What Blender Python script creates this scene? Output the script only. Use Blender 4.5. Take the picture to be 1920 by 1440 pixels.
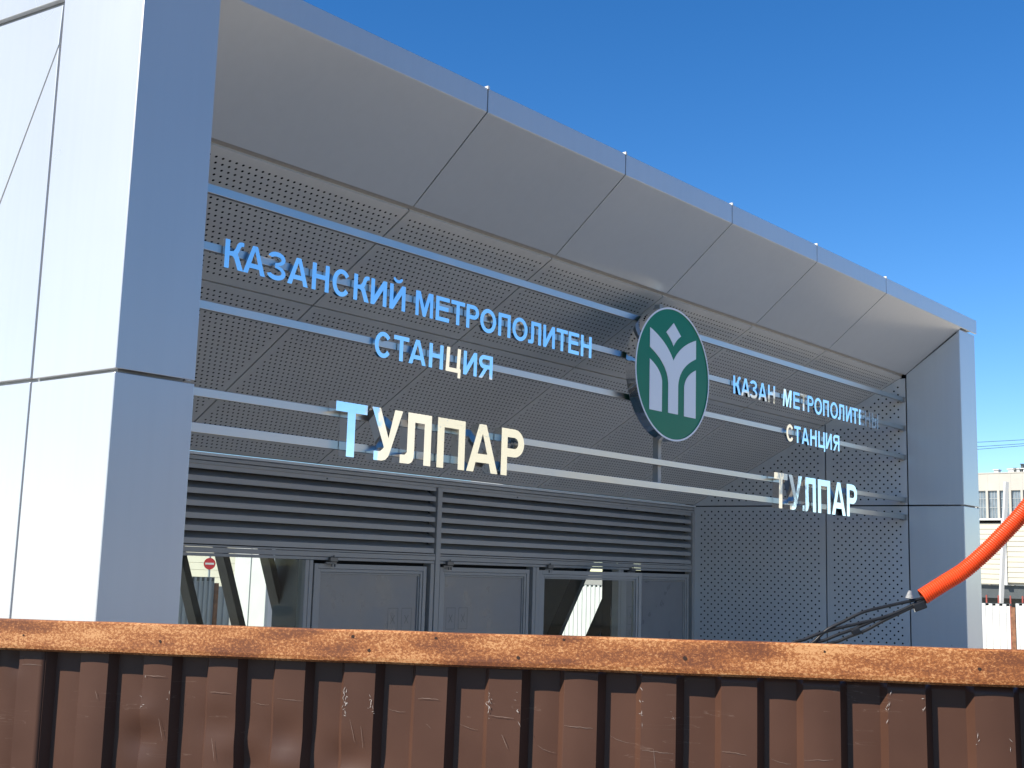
import bpy, bmesh, math, random
from mathutils import Vector, Matrix
from mathutils.geometry import tessellate_polygon

R = math.radians
rng = random.Random(7)
for o in list(bpy.data.objects):
    bpy.data.objects.remove(o)
S = bpy.context.scene
COL = S.collection

# ------------------------------------------------------------------ camera
cd = bpy.data.cameras.new('camera')
cam = bpy.data.objects.new('camera', cd)
COL.objects.link(cam)
cd.sensor_fit = 'HORIZONTAL'; cd.sensor_width = 36.0; cd.lens = 2288.456 / 1920 * 36
cd.clip_start = 0.05; cd.clip_end = 3000
cam.location = (-4.3328, -3.9257, 1.9)
cam.rotation_mode = 'XYZ'
cam.rotation_euler = (R(98.6701), R(-1.6389), R(-49.662))
S.camera = cam

# ------------------------------------------------------------------ light
SUN_EL = R(36)
SUN_DIR = Vector((-0.944 * math.cos(SUN_EL), 0.330 * math.cos(SUN_EL), math.sin(SUN_EL))).normalized()
w = bpy.data.worlds.new('World'); S.world = w; w.use_nodes = True
nt = w.node_tree; nt.nodes.clear()
sky = nt.nodes.new('ShaderNodeTexSky'); sky.sky_type = 'NISHITA'; sky.sun_disc = False
sky.sun_elevation = SUN_EL
sky.sun_rotation = math.atan2(SUN_DIR.x, SUN_DIR.y)
sky.air_density = 0.85; sky.dust_density = 0.0; sky.ozone_density = 3.0; sky.altitude = 100
bg = nt.nodes.new('ShaderNodeBackground'); bg.inputs['Strength'].default_value = 0.118
wo = nt.nodes.new('ShaderNodeOutputWorld')
hs = nt.nodes.new('ShaderNodeHueSaturation'); hs.inputs['Saturation'].default_value = 1.31; hs.inputs['Hue'].default_value = 0.505
nt.links.new(sky.outputs[0], hs.inputs['Color']); nt.links.new(hs.outputs[0], bg.inputs[0]); nt.links.new(bg.outputs[0], wo.inputs[0])
sd = bpy.data.lights.new('sun', 'SUN'); sd.energy = 4.8; sd.angle = R(0.53); sd.color = (1.0, 0.935, 0.80)
so = bpy.data.objects.new('sun', sd); COL.objects.link(so)
so.rotation_euler = SUN_DIR.to_track_quat('Z', 'Y').to_euler(); so.location = SUN_DIR * 60

vs = S.view_settings
S.display_settings.display_device = 'sRGB'
vs.view_transform = 'Standard'; vs.look = 'None'; vs.exposure = 0.6; vs.gamma = 1.0
vs.use_curve_mapping = False
S.cycles.use_denoising = True
S.cycles.max_bounces = 10; S.cycles.diffuse_bounces = 5; S.cycles.glossy_bounces = 6
S.cycles.transparent_max_bounces = 16

# ------------------------------------------------------------------ materials
def N(t, kind, **kw):
    n = t.nodes.new(kind)
    for k, v in kw.items():
        setattr(n, k, v)
    return n

def mat(name, base, rough=0.5, metal=0.0, spec=0.5, var=0.0, vscale=2.0, rvar=0.0,
        bump=0.0, bscale=20.0, bdist=0.01, stretch=None):
    m = bpy.data.materials.new(name); m.use_nodes = True
    t = m.node_tree; p = t.nodes['Principled BSDF']
    p.inputs['Base Color'].default_value = (*base, 1)
    p.inputs['Roughness'].default_value = rough
    p.inputs['Metallic'].default_value = metal
    p.inputs['Specular IOR Level'].default_value = spec
    tc = N(t, 'ShaderNodeTexCoord')
    src = tc.outputs['Object']
    if stretch:
        mp = N(t, 'ShaderNodeMapping'); mp.inputs['Scale'].default_value = stretch
        t.links.new(src, mp.inputs[0]); src = mp.outputs[0]
    if var or rvar:
        n = N(t, 'ShaderNodeTexNoise'); n.inputs['Scale'].default_value = vscale
        n.inputs['Detail'].default_value = 5
        t.links.new(src, n.inputs['Vector'])
        if var:
            r = N(t, 'ShaderNodeValToRGB')
            r.color_ramp.elements[0].position = 0.3; r.color_ramp.elements[1].position = 0.7
            r.color_ramp.elements[0].color = (*[c * (1 - var) for c in base], 1)
            r.color_ramp.elements[1].color = (*[min(1, c * (1 + var)) for c in base], 1)
            t.links.new(n.outputs[0], r.inputs[0]); t.links.new(r.outputs[0], p.inputs['Base Color'])
        if rvar:
            mr = N(t, 'ShaderNodeMapRange')
            mr.inputs[1].default_value = 0.3; mr.inputs[2].default_value = 0.7
            mr.inputs[3].default_value = rough - rvar; mr.inputs[4].default_value = rough + rvar
            t.links.new(n.outputs[0], mr.inputs[0]); t.links.new(mr.outputs[0], p.inputs['Roughness'])
    if bump:
        n2 = N(t, 'ShaderNodeTexNoise'); n2.inputs['Scale'].default_value = bscale
        n2.inputs['Detail'].default_value = 2
        t.links.new(src, n2.inputs['Vector'])
        b = N(t, 'ShaderNodeBump'); b.inputs['Strength'].default_value = bump
        b.inputs['Distance'].default_value = bdist
        t.links.new(n2.outputs[0], b.inputs['Height']); t.links.new(b.outputs[0], p.inputs['Normal'])
    return m

SILVER = mat('silver_composite', (0.575, 0.585, 0.60), 0.30, 0.25, var=0.02, vscale=0.9, rvar=0.03, bump=0.06, bscale=0.9, bdist=0.012)
def weather(m, amount=0.05, streak=0.018):
    t = m.node_tree; p = t.nodes['Principled BSDF']
    src = p.inputs['Base Color'].links[0].from_socket
    oi = N(t, 'ShaderNodeObjectInfo')
    mr = N(t, 'ShaderNodeMapRange'); mr.inputs[3].default_value = 1 - amount/2; mr.inputs[4].default_value = 1 + amount/2
    t.links.new(oi.outputs['Random'], mr.inputs[0])
    tc = N(t, 'ShaderNodeTexCoord'); mp = N(t, 'ShaderNodeMapping'); mp.inputs['Scale'].default_value = (22, 22, 0.9)
    t.links.new(tc.outputs['Object'], mp.inputs[0])
    n = N(t, 'ShaderNodeTexNoise'); n.inputs['Scale'].default_value = 1.0; n.inputs['Detail'].default_value = 4
    t.links.new(mp.outputs[0], n.inputs['Vector'])
    m2 = N(t, 'ShaderNodeMapRange'); m2.inputs[1].default_value = 0.35; m2.inputs[2].default_value = 0.6
    m2.inputs[3].default_value = 1 - streak; m2.inputs[4].default_value = 1.0
    t.links.new(n.outputs[0], m2.inputs[0])
    mu = N(t, 'ShaderNodeMath', operation='MULTIPLY'); t.links.new(mr.outputs[0], mu.inputs[0]); t.links.new(m2.outputs[0], mu.inputs[1])
    v = N(t, 'ShaderNodeVectorMath', operation='SCALE'); t.links.new(src, v.inputs[0]); t.links.new(mu.outputs[0], v.inputs['Scale'])
    t.links.new(v.outputs[0], p.inputs['Base Color'])
    p.inputs['Coat Weight'].default_value = 0.5; p.inputs['Coat Roughness'].default_value = 0.14
weather(SILVER)
PERF = mat('perforated_metal', (0.66, 0.645, 0.63), 0.42, 0.08, var=0.03, vscale=3, rvar=0.04)
FRAME = mat('grey_powder_coat', (0.375, 0.355, 0.335), 0.42, 0.0, var=0.05, vscale=9, rvar=0.06)
SLAT = mat('grey_louvre_paint', (0.42, 0.40, 0.38), 0.38, 0.0, var=0.05, vscale=5, rvar=0.06)
weather(PERF, 0.08, 0.03); PERF.node_tree.nodes['Principled BSDF'].inputs['Coat Weight'].default_value = 0.2
FILM = mat('door_film', (0.275, 0.26, 0.255), 0.34, 0.0, var=0.07, vscale=6, rvar=0.1, bump=0.25, bscale=14, bdist=0.004)
DARKMETAL = mat('dark_steel', (0.07, 0.08, 0.085), 0.45, 0.2, var=0.1, vscale=4)
BRACKET = mat('bracket_steel', (0.16, 0.155, 0.15), 0.4, 0.3)
FILMPRINT = mat('film_print', (0.17, 0.165, 0.165), 0.4)
VOID_SHADE = mat('void_shade_black', (0.008, 0.008, 0.009), 0.9)  # near-black for sheets standing in for unlit gaps and voids
CORE = mat('zinc_subframe', (0.33, 0.34, 0.35), 0.5, 0.3, var=0.1, vscale=12)
MIRROR = mat('polished_steel', (0.92, 0.92, 0.92), 0.035, 1.0, bump=0.10, bscale=7, bdist=0.006)
FILMMIRROR = mat('polished_steel_creased_film', (0.86, 0.86, 0.82), 0.05, 1.0, bump=0.3, bscale=42, bdist=0.003)
BRUSHED = mat('brushed_steel', (0.50, 0.49, 0.475), 0.33, 1.0, var=0.05, vscale=2.5, rvar=0.05, bump=0.12, bscale=2.2, bdist=0.01)
GREEN = mat('green_enamel', (0.001, 0.19, 0.10), 0.3, 0.0, spec=0.2, var=0.03, vscale=5)
PALE = mat('white_vinyl', (0.80, 0.81, 0.86), 0.3)
WHITE = mat('white_paint', (0.62, 0.62, 0.60), 0.5, var=0.04, vscale=3)
CREAM = mat('cream_render', (0.44, 0.42, 0.375), 0.8, var=0.06, vscale=0.5, bump=0.2, bscale=6)
CREAM2 = mat('cream_siding', (0.50, 0.475, 0.39), 0.6, var=0.04, vscale=1.2)
WINDOWG = mat('dark_window_glass', (0.16, 0.19, 0.22), 0.08, 0.0, spec=0.8, var=0.3, vscale=1.2)
CONCRETE = mat('concrete', (0.58, 0.52, 0.43), 0.85, var=0.2, vscale=1.5, bump=0.3, bscale=30, bdist=0.004)
ROAD = mat('asphalt', (0.055, 0.055, 0.057), 0.9, var=0.2, vscale=2, bump=0.4, bscale=60, bdist=0.006)
ASPHALT = mat('ground_dust', (0.55, 0.485, 0.39), 0.9, var=0.25, vscale=0.7, bump=0.4, bscale=12, bdist=0.02)
GREYSHEET = mat('grey_profiled_sheet', (0.34, 0.37, 0.38), 0.45, 0.1, var=0.08, vscale=4)
RUSTPOST = mat('rusty_post', (0.20, 0.09, 0.045), 0.8, var=0.4, vscale=14)
REDROD = mat('red_primer', (0.28, 0.05, 0.035), 0.6, var=0.2, vscale=8)
RED = mat('sign_red', (0.50, 0.02, 0.025), 0.4)
BLACKRUB = mat('black_cable_jacket', (0.012, 0.012, 0.014), 0.45, var=0.3, vscale=40)
ORANGE = mat('orange_polyethylene', (0.80, 0.085, 0.018), 0.38, var=0.08, vscale=9)
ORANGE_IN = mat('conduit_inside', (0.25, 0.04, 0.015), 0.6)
PORCELAIN = mat('grey_plastic', (0.42, 0.42, 0.42), 0.4)
WOOD = mat('weathered_timber', (0.16, 0.12, 0.085), 0.85, var=0.3, vscale=6, stretch=(6, 6, 0.6))
SCUFF = mat('faint_scuff', (0.21, 0.145, 0.115), 0.5)
CHIP = mat('bare_scratch', (0.46, 0.40, 0.36), 0.5, var=0.2, vscale=150)
HOLE = mat('rust_hole', (0.035, 0.016, 0.010), 0.9)

def glass_material():
    m = bpy.data.materials.new('clear_glass'); m.use_nodes = True
    t = m.node_tree; t.nodes.clear()
    o = N(t, 'ShaderNodeOutputMaterial'); mx = N(t, 'ShaderNodeMixShader')
    tr = N(t, 'ShaderNodeBsdfTransparent'); tr.inputs[0].default_value = (0.93, 0.95, 0.94, 1)
    gl = N(t, 'ShaderNodeBsdfGlossy'); gl.inputs['Roughness'].default_value = 0.02
    fr = N(t, 'ShaderNodeFresnel'); fr.inputs[0].default_value = 1.2
    t.links.new(fr.outputs[0], mx.inputs[0]); t.links.new(tr.outputs[0], mx.inputs[1])
    t.links.new(gl.outputs[0], mx.inputs[2]); t.links.new(mx.outputs[0], o.inputs[0])
    return m
GLASS = glass_material()

def rust_material():
    m = bpy.data.materials.new('rusted_steel'); m.use_nodes = True
    t = m.node_tree; p = t.nodes['Principled BSDF']; p.inputs['Roughness'].default_value = 0.72
    tc = N(t, 'ShaderNodeTexCoord')
    mp = N(t, 'ShaderNodeMapping'); mp.inputs['Scale'].default_value = (1, 1, 1.6)
    t.links.new(tc.outputs['Object'], mp.inputs[0])
    rt = N(t, 'ShaderNodeMapping'); rt.inputs['Rotation'].default_value = (0, 0, R(63.2))
    t.links.new(tc.outputs['Object'], rt.inputs[0])
    mp2 = N(t, 'ShaderNodeMapping'); mp2.inputs['Scale'].default_value = (0.9, 1, 4.2)
    t.links.new(rt.outputs[0], mp2.inputs[0])
    big = N(t, 'ShaderNodeTexNoise'); big.inputs['Scale'].default_value = 7; big.inputs['Detail'].default_value = 6
    t.links.new(mp2.outputs[0], big.inputs['Vector'])
    fine = N(t, 'ShaderNodeTexNoise'); fine.inputs['Scale'].default_value = 170; fine.inputs['Detail'].default_value = 4
    fine.inputs['Roughness'].default_value = 0.85
    t.links.new(mp.outputs[0], fine.inputs['Vector'])
    r1 = N(t, 'ShaderNodeValToRGB'); e = r1.color_ramp.elements
    e[0].position = 0.36; e[0].color = (0.14, 0.036, 0.012, 1)
    e[1].position = 0.72; e[1].color = (0.46, 0.18, 0.05, 1)
    x = e.new(0.5); x.color = (0.36, 0.115, 0.025, 1)
    r2 = N(t, 'ShaderNodeValToRGB'); e = r2.color_ramp.elements
    e[0].position = 0.41; e[0].color = (0.15, 0.046, 0.015, 1)
    e[1].position = 0.60; e[1].color = (0.66, 0.345, 0.150, 1)
    x = e.new(0.52); x.color = (0.36, 0.115, 0.026, 1)
    t.links.new(big.outputs[0], r1.inputs[0])
    ad = N(t, 'ShaderNodeMath', operation='MULTIPLY_ADD'); ad.inputs[1].default_value = 0.5; ad.inputs[2].default_value = -0.255
    t.links.new(big.outputs[0], ad.inputs[0])
    sm = N(t, 'ShaderNodeMath', operation='ADD')
    t.links.new(fine.outputs[0], sm.inputs[0]); t.links.new(ad.outputs[0], sm.inputs[1])
    t.links.new(sm.outputs[0], r2.inputs[0])
    mx = N(t, 'ShaderNodeMixRGB'); mx.inputs[0].default_value = 0.72
    t.links.new(r1.outputs[0], mx.inputs[1]); t.links.new(r2.outputs[0], mx.inputs[2])
    t.links.new(mx.outputs[0], p.inputs['Base Color'])
    b = N(t, 'ShaderNodeBump'); b.inputs['Strength'].default_value = 0.35; b.inputs['Distance'].default_value = 0.001
    t.links.new(fine.outputs[0], b.inputs['Height']); t.links.new(b.outputs[0], p.inputs['Normal'])
    return m
RUST = rust_material()

def brown_material():
    m = bpy.data.materials.new('brown_coated_sheet'); m.use_nodes = True
    t = m.node_tree; p = t.nodes['Principled BSDF']
    p.inputs['Roughness'].default_value = 0.36; p.inputs['Specular IOR Level'].default_value = 0.24
    tc = N(t, 'ShaderNodeTexCoord')
    n = N(t, 'ShaderNodeTexNoise'); n.inputs['Scale'].default_value = 5; n.inputs['Detail'].default_value = 6
    t.links.new(tc.outputs['Object'], n.inputs['Vector'])
    r = N(t, 'ShaderNodeValToRGB')
    r.color_ramp.elements[0].position = 0.3; r.color_ramp.elements[0].color = (0.070, 0.033, 0.022, 1)
    r.color_ramp.elements[1].position = 0.7; r.color_ramp.elements[1].color = (0.092, 0.043, 0.028, 1)
    t.links.new(n.outputs[0], r.inputs[0])
    # scuffs: thin broken lines running along the fence
    mp = N(t, 'ShaderNodeMapping'); mp.inputs['Scale'].default_value = (2.5, 2.5, 34)
    t.links.new(tc.outputs['Object'], mp.inputs[0])
    s = N(t, 'ShaderNodeTexNoise'); s.inputs['Scale'].default_value = 2.2; s.inputs['Detail'].default_value = 3
    t.links.new(mp.outputs[0], s.inputs['Vector'])
    c = N(t, 'ShaderNodeMath', operation='SUBTRACT'); c.inputs[1].default_value = 0.62
    a = N(t, 'ShaderNodeMath', operation='ABSOLUTE')
    l = N(t, 'ShaderNodeMath', operation='LESS_THAN'); l.inputs[1].default_value = 0.0045
    t.links.new(s.outputs[0], c.inputs[0]); t.links.new(c.outputs[0], a.inputs[0]); t.links.new(a.outputs[0], l.inputs[0])
    k = N(t, 'ShaderNodeTexNoise'); k.inputs['Scale'].default_value = 4.5
    t.links.new(tc.outputs['Object'], k.inputs['Vector'])
    g = N(t, 'ShaderNodeMath', operation='GREATER_THAN'); g.inputs[1].default_value = 0.53
    t.links.new(k.outputs[0], g.inputs[0])
    mu = N(t, 'ShaderNodeMath', operation='MULTIPLY'); t.links.new(l.outputs[0], mu.inputs[0]); t.links.new(g.outputs[0], mu.inputs[1])
    mu2 = N(t, 'ShaderNodeMath', operation='MULTIPLY'); mu2.inputs[1].default_value = 0.14; t.links.new(mu.outputs[0], mu2.inputs[0])
    mx = N(t, 'ShaderNodeMixRGB'); mx.inputs[2].default_value = (0.36, 0.27, 0.22, 1)
    t.links.new(mu2.outputs[0], mx.inputs[0]); t.links.new(r.outputs[0], mx.inputs[1])
    t.links.new(mx.outputs[0], p.inputs['Base Color'])
    mr = N(t, 'ShaderNodeMapRange'); mr.inputs[1].default_value = 0.3; mr.inputs[2].default_value = 0.7
    mr.inputs[3].default_value = 0.36; mr.inputs[4].default_value = 0.5
    t.links.new(n.outputs[0], mr.inputs[0]); t.links.new(mr.outputs[0], p.inputs['Roughness'])
    return m
BROWN = brown_material()

# ------------------------------------------------------------------ helpers
WLOC = {}
def place(o, parent):
    if parent is not None:
        o.parent = parent
        o.matrix_parent_inverse = Matrix.Translation(-WLOC.get(parent.name, Vector((0, 0, 0))))

def empty(name, loc, parent=None):
    o = bpy.data.objects.new(name, None); COL.objects.link(o)
    o.location = loc; o.empty_display_size = 0.2
    WLOC[o.name] = Vector(loc)
    place(o, parent)
    return o

def tag(o, label=None, cat=None, group=None, kind=None):
    if label: o['label'] = label
    if cat: o['category'] = cat
    if group: o['group'] = group
    if kind: o['kind'] = kind
    return o

class MB:
    def __init__(self): self.v = []; self.f = []
    def add(self, vs, fs):
        n = len(self.v); self.v += [tuple(p) for p in vs]; self.f += [tuple(i + n for i in f) for f in fs]; return self
    def box(self, a, b):
        x0, x1 = sorted((a[0], b[0])); y0, y1 = sorted((a[1], b[1])); z0, z1 = sorted((a[2], b[2]))
        return self.add([(x0,y0,z0),(x1,y0,z0),(x1,y1,z0),(x0,y1,z0),(x0,y0,z1),(x1,y0,z1),(x1,y1,z1),(x0,y1,z1)],
                        [(3,2,1,0),(4,5,6,7),(0,1,5,4),(1,2,6,5),(2,3,7,6),(3,0,4,7)])
    def prism(self, poly, d):
        """poly: 3D loop, d: extrusion vector"""
        d = Vector(d); n = len(poly); P = [Vector(p) for p in poly]
        vs = P + [p + d for p in P]
        fs = [tuple(range(n)), tuple(range(2*n-1, n-1, -1))] + [(i, n+i, n+(i+1) % n, (i+1) % n) for i in range(n)]
        return self.add(vs, fs)
    def bar(self, a, b, w, h, up=(0, 0, 1)):
        a = Vector(a); b = Vector(b); t = (b - a).normalized(); u = Vector(up)
        s = t.cross(u)
        if s.length < 1e-4: s = t.cross(Vector((0, 1, 0)))
        s.normalize(); n = s.cross(t).normalized()
        q = [a + s*x*w/2 + n*y*h/2 for x, y in ((-1,-1),(1,-1),(1,1),(-1,1))]
        return self.prism(q, b - a)
    def tube(self, pts, r, seg=10, radii=None, caps=True):
        P = [Vector(p) for p in pts]; n = len(P); vs = []; fs = []
        ref = Vector((0.13, 0.21, 1)).normalized()
        for i, p in enumerate(P):
            t = (P[min(i+1, n-1)] - P[max(i-1, 0)]).normalized()
            a = t.cross(ref)
            if a.length < 1e-3: a = t.cross(Vector((1, 0, 0)))
            a.normalize(); b = t.cross(a)
            rr = radii[i] if radii else r
            for k in range(seg):
                th = 2*math.pi*k/seg; vs.append(p + (a*math.cos(th) + b*math.sin(th))*rr)
        for i in range(n-1):
            for k in range(seg):
                fs.append((i*seg+k, i*seg+(k+1) % seg, (i+1)*seg+(k+1) % seg, (i+1)*seg+k))
        if caps:
            fs.append(tuple(range(seg-1, -1, -1))); fs.append(tuple((n-1)*seg+k for k in range(seg)))
        return self.add(vs, fs)
    def build(self, name, material, parent=None, bevel=0.0, smooth=False, fix=True, loc=None):
        me = bpy.data.meshes.new(name)
        vs = self.v
        if loc is not None:
            vs = [(x-loc[0], y-loc[1], z-loc[2]) for x, y, z in vs]
        me.from_pydata(vs, [], self.f); me.update()
        if fix:
            bm = bmesh.new(); bm.from_mesh(me); bmesh.ops.recalc_face_normals(bm, faces=bm.faces); bm.to_mesh(me); bm.free()
        for m in (material if isinstance(material, (list, tuple)) else [material]):
            me.materials.append(m)
        o = bpy.data.objects.new(name, me); COL.objects.link(o)
        if loc is not None: o.location = loc
        place(o, parent)
        if smooth:
            for p in me.polygons: p.use_smooth = True
        if bevel:
            b = o.modifiers.new('edge', 'BEVEL'); b.width = bevel; b.segments = 2; b.limit_method = 'ANGLE'; b.angle_limit = R(40)
            b.harden_normals = False
        return o

def solid2d(pieces, place_fn, front, back):
    """pieces: list of lists of 2D loops (outer, hole...). front/back: depth values. Returns MB"""
    mb = MB()
    for loops in pieces:
        tri = tessellate_polygon([[Vector((x, z, 0)) for x, z in lp] for lp in loops])
        flat = [p for lp in loops for p in lp]; n = len(flat)
        vs = [place_fn(x, z, front) for x, z in flat] + [place_fn(x, z, back) for x, z in flat]
        fs = [tuple(t) for t in tri] + [tuple(i + n for i in reversed(t)) for t in tri]
        k = 0
        for lp in loops:
            m = len(lp)
            for i in range(m):
                a, b = k + i, k + (i+1) % m
                fs.append((a, b, b + n, a + n))
            k += m
        mb.add(vs, fs)
    return mb

# ------------------------------------------------------------------ building dimensions (metres)
GZ = -0.25                       # ground
ZT, ZB = 4.290, 4.1635           # fascia top / bottom
Y1, Z1 = 0.500, 3.7617           # back edge of the plain soffit
YM, ZM = 1.2662, 3.3366          # joint across the perforated soffit
Y2, Z2 = 2.5651, 2.5857          # louvre wall
XO, XI = -1.955, -1.615          # left pillar, outer and inner
XR, XE = 6.4165, 6.790           # right pillar, inner and outer
XRB = 6.0528                     # right side wall where it meets the louvre wall
ZJ = 2.575                       # level joint in pillars and side walls
SL = (Z2 - Z1) / (Y2 - Y1)
def xr(y): return XR + (XRB - XR) * y / Y2
def xl(y): return XI + (XR - XRB) * y / Y2
def zs(y): return Z1 + SL * (y - Y1)
JX = [0.0, 1.2, 2.4, 3.6, 4.8]

# ------------------------------------------------------------------ setting
g = MB().add([(-900,-900,GZ-.01),(900,-900,GZ-.01),(900,900,GZ-.01),(-900,900,GZ-.01)], [(0,1,2,3)]).build('ground', ASPHALT, fix=False)
tag(g, 'dusty bare ground of the building site', kind='structure')
pv = MB().box((-2.6, -3.2, GZ-.006), (9.5, 2.9, GZ)).build('pavement', CONCRETE)
tag(pv, 'pale concrete pavement in front of the entrance', kind='structure')

rd = MB().add([(x, y, GZ-.004) for x, y in ((-9.0, 10.4), (-60, 10.4), (-60, -60), (20, -60), (20, -47.0))], [(0, 1, 2, 3, 4)]).build('road', ROAD, fix=False)  # unseen ground, added dark to keep bounce light off the fence
tag(rd, 'unseen asphalt road, added dark to keep bounce light off the fence', kind='structure')
# ------------------------------------------------------------------ station pavilion
PAV = empty('station_pavilion', (2.4, 1.3, GZ))
tag(PAV, 'silver clad metro station entrance pavilion with deep perforated canopy', 'building')
G = 0.004    # half joint

# fascia and plain soffit, panel by panel (folded sheets with open joints)
edges = [XO] + JX + [XE]
for i in range(len(edges)-1):
    a = edges[i] + (0 if i == 0 else G); b = edges[i+1] - (0 if i == len(edges)-2 else G)
    MB().prism([(a, 0, ZB), (a, 0, ZT), (a, 0.30, ZT+0.012), (a, 0.30, ZT-0.012), (a, 0.022, ZT-0.022), (a, 0.022, ZB+0.004)], (b-a, 0, 0)).build('fascia_panel', SILVER, PAV, bevel=0.0025)
    # small white blocks, sun glints painted in at the coping joints
    if 0 < i: MB().box((edges[i]-.006, -.004, ZT-.004), (edges[i]+.006, .05, ZT+.012)).build('joint_glint', WHITE, PAV)
sed = [XI] + JX + [XR]
off = 0.02
for i in range(len(sed)-1):
    a0 = sed[i] + (0 if i == 0 else G); b0 = sed[i+1] - (0 if i == len(sed)-2 else G)
    a1 = xl(Y1) if i == 0 else a0; b1 = xr(Y1)-.002 if i == len(sed)-2 else b0
    q = [(a0, 0.003, ZB-.0005), (b0, 0.003, ZB-.0005), (b1, Y1, Z1), (a1, Y1, Z1)]
    MB().prism(q, (0, 0.0, 0.022)).build('soffit_panel', SILVER, PAV, bevel=0.002)

# pillars: front panels
for (x0, x1, yf) in ((XO, XI, 0.0), (XR+.001, XE-.001, 0.022)):
    top = ZT-.03 if x0 < 0 else ZB-.014
    zj = ZJ
    if x0 < 0:
        MB().box((x0, yf, zj+.007), (x1, yf+.004, ZB-.002)).build('pillar_panel', SILVER, PAV, bevel=0.003)
    else:
        MB().box((x0, yf, zj+.007), (x1, yf+.03, top)).build('pillar_panel', SILVER, PAV, bevel=0.003)
    MB().box((x0, yf, GZ+.05), (x1, yf+(.004 if x0 < 0 else .03), zj-.007)).build('pillar_panel', SILVER, PAV, bevel=0.003)
    MB().box((x0+.03, yf+.034, GZ), (x1-.03, yf+.2, ZB-.03)).build('pillar_core', CORE, PAV)
# coloured backing strip seen inside the joints of the left pillar
# outer left wall, panels on plane X = XO
yA = 0.600
def wallpanel(poly):
    MB().prism([(XO, y, z) for y, z in poly], (0.028, 0, 0)).build('wall_panel', SILVER, PAV, bevel=0.003)
g2 = 0.007
zTopL = ZT - .03
wallpanel([(0.0045, ZJ+.007), (yA-g2, ZJ+.014), (yA+.004-g2*.6, 4.02), (yA+.008-g2*.6, 4.255), (0.0045, 4.255)])
wallpanel([(0.0045, GZ+.05), (yA-g2, GZ+.05), (yA-g2, ZJ+.0), (0.0045, ZJ-.007)])
wallpanel([(yA+g2, GZ+.05), (2.4, GZ+.05), (2.4, ZJ+.03), (yA+g2, ZJ+.002)])
wallpanel([(yA+g2, ZJ+.018), (2.4, ZJ+.046), (2.4, 1.19+.0), (2.39, 1.2)] if False else
          [(yA+g2*1.4, ZJ+.018), (1.45, ZJ+.033), (1.45, 2.648), (yA+.010+g2, 3.975)])
wallpanel([(yA+.022, 3.985), (1.462, 2.650), (1.462, ZJ+.034), (2.4, ZJ+.046), (2.4, 4.34), (1.16, 4.213), (yA+.035, 4.158), (yA+.013, 4.156)])
wallpanel([(yA+.013, 4.186), (1.16, 4.243), (2.4, 4.37), (2.4, 4.75), (yA+.013, 4.70)])
MB().box((XO+.0295, .05, GZ), (XO+.06, 2.4, 4.25)).build('pillar_core', CORE, PAV)
MB().box((XO+.0295, yA+.014, 4.251), (XO+.06, 2.4, 4.68)).build('pillar_core', CORE, PAV)
MB().box((XO, 2.404, GZ), (XO+.03, 6.2, 4.25)).build('wall_panel', SILVER, PAV, bevel=.003)
for ya_, yb2, za_ in ((.054, 3.2, GZ), (3.204, 5.39, 2.45), (5.394, 6.2, GZ)):
    MB().box((XE-.03, ya_, za_), (XE, yb2, 4.10)).build('wall_panel', SILVER, PAV, bevel=.003)

# right reveal, plain panels between pillar front and perforated wall
nside = Vector((-Y2, XRB - XR, 0)).normalized()       # faces the opening
dside = Vector((XRB - XR, Y2, 0)).normalized()        # runs inward
def sp(y, z, o=0.0): return Vector((xr(y), y, z)) + nside * o
yb = 0.492
MB().prism([sp(.024, ZJ+.006), sp(yb, ZJ+.006), sp(yb, zs(Y1)+.004), sp(.024, ZB-.03)], -nside*.024).build('reveal_panel', SILVER, PAV, bevel=.002)
MB().prism([sp(.024, GZ+.05), sp(yb, GZ+.05), sp(yb, ZJ-.006), sp(.024, ZJ-.006)], -nside*.024).build('reveal_panel', SILVER, PAV, bevel=.002)
# left reveal, mirrored
def spl(y, z): return Vector((xl(y), y, z))
nl = Vector((Y2, XRB - XR, 0)).normalized()
MB().prism([spl(.034, ZJ+.006), spl(yb, ZJ+.006), spl(yb, zs(Y1)), spl(.034, ZB-.03)], -nl*.024).build('reveal_panel', SILVER, PAV, bevel=.002)
MB().prism([spl(.034, GZ+.05), spl(yb, GZ+.05), spl(yb, ZJ-.006), spl(.034, ZJ-.006)], -nl*.024).build('reveal_panel', SILVER, PAV, bevel=.002)

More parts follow.
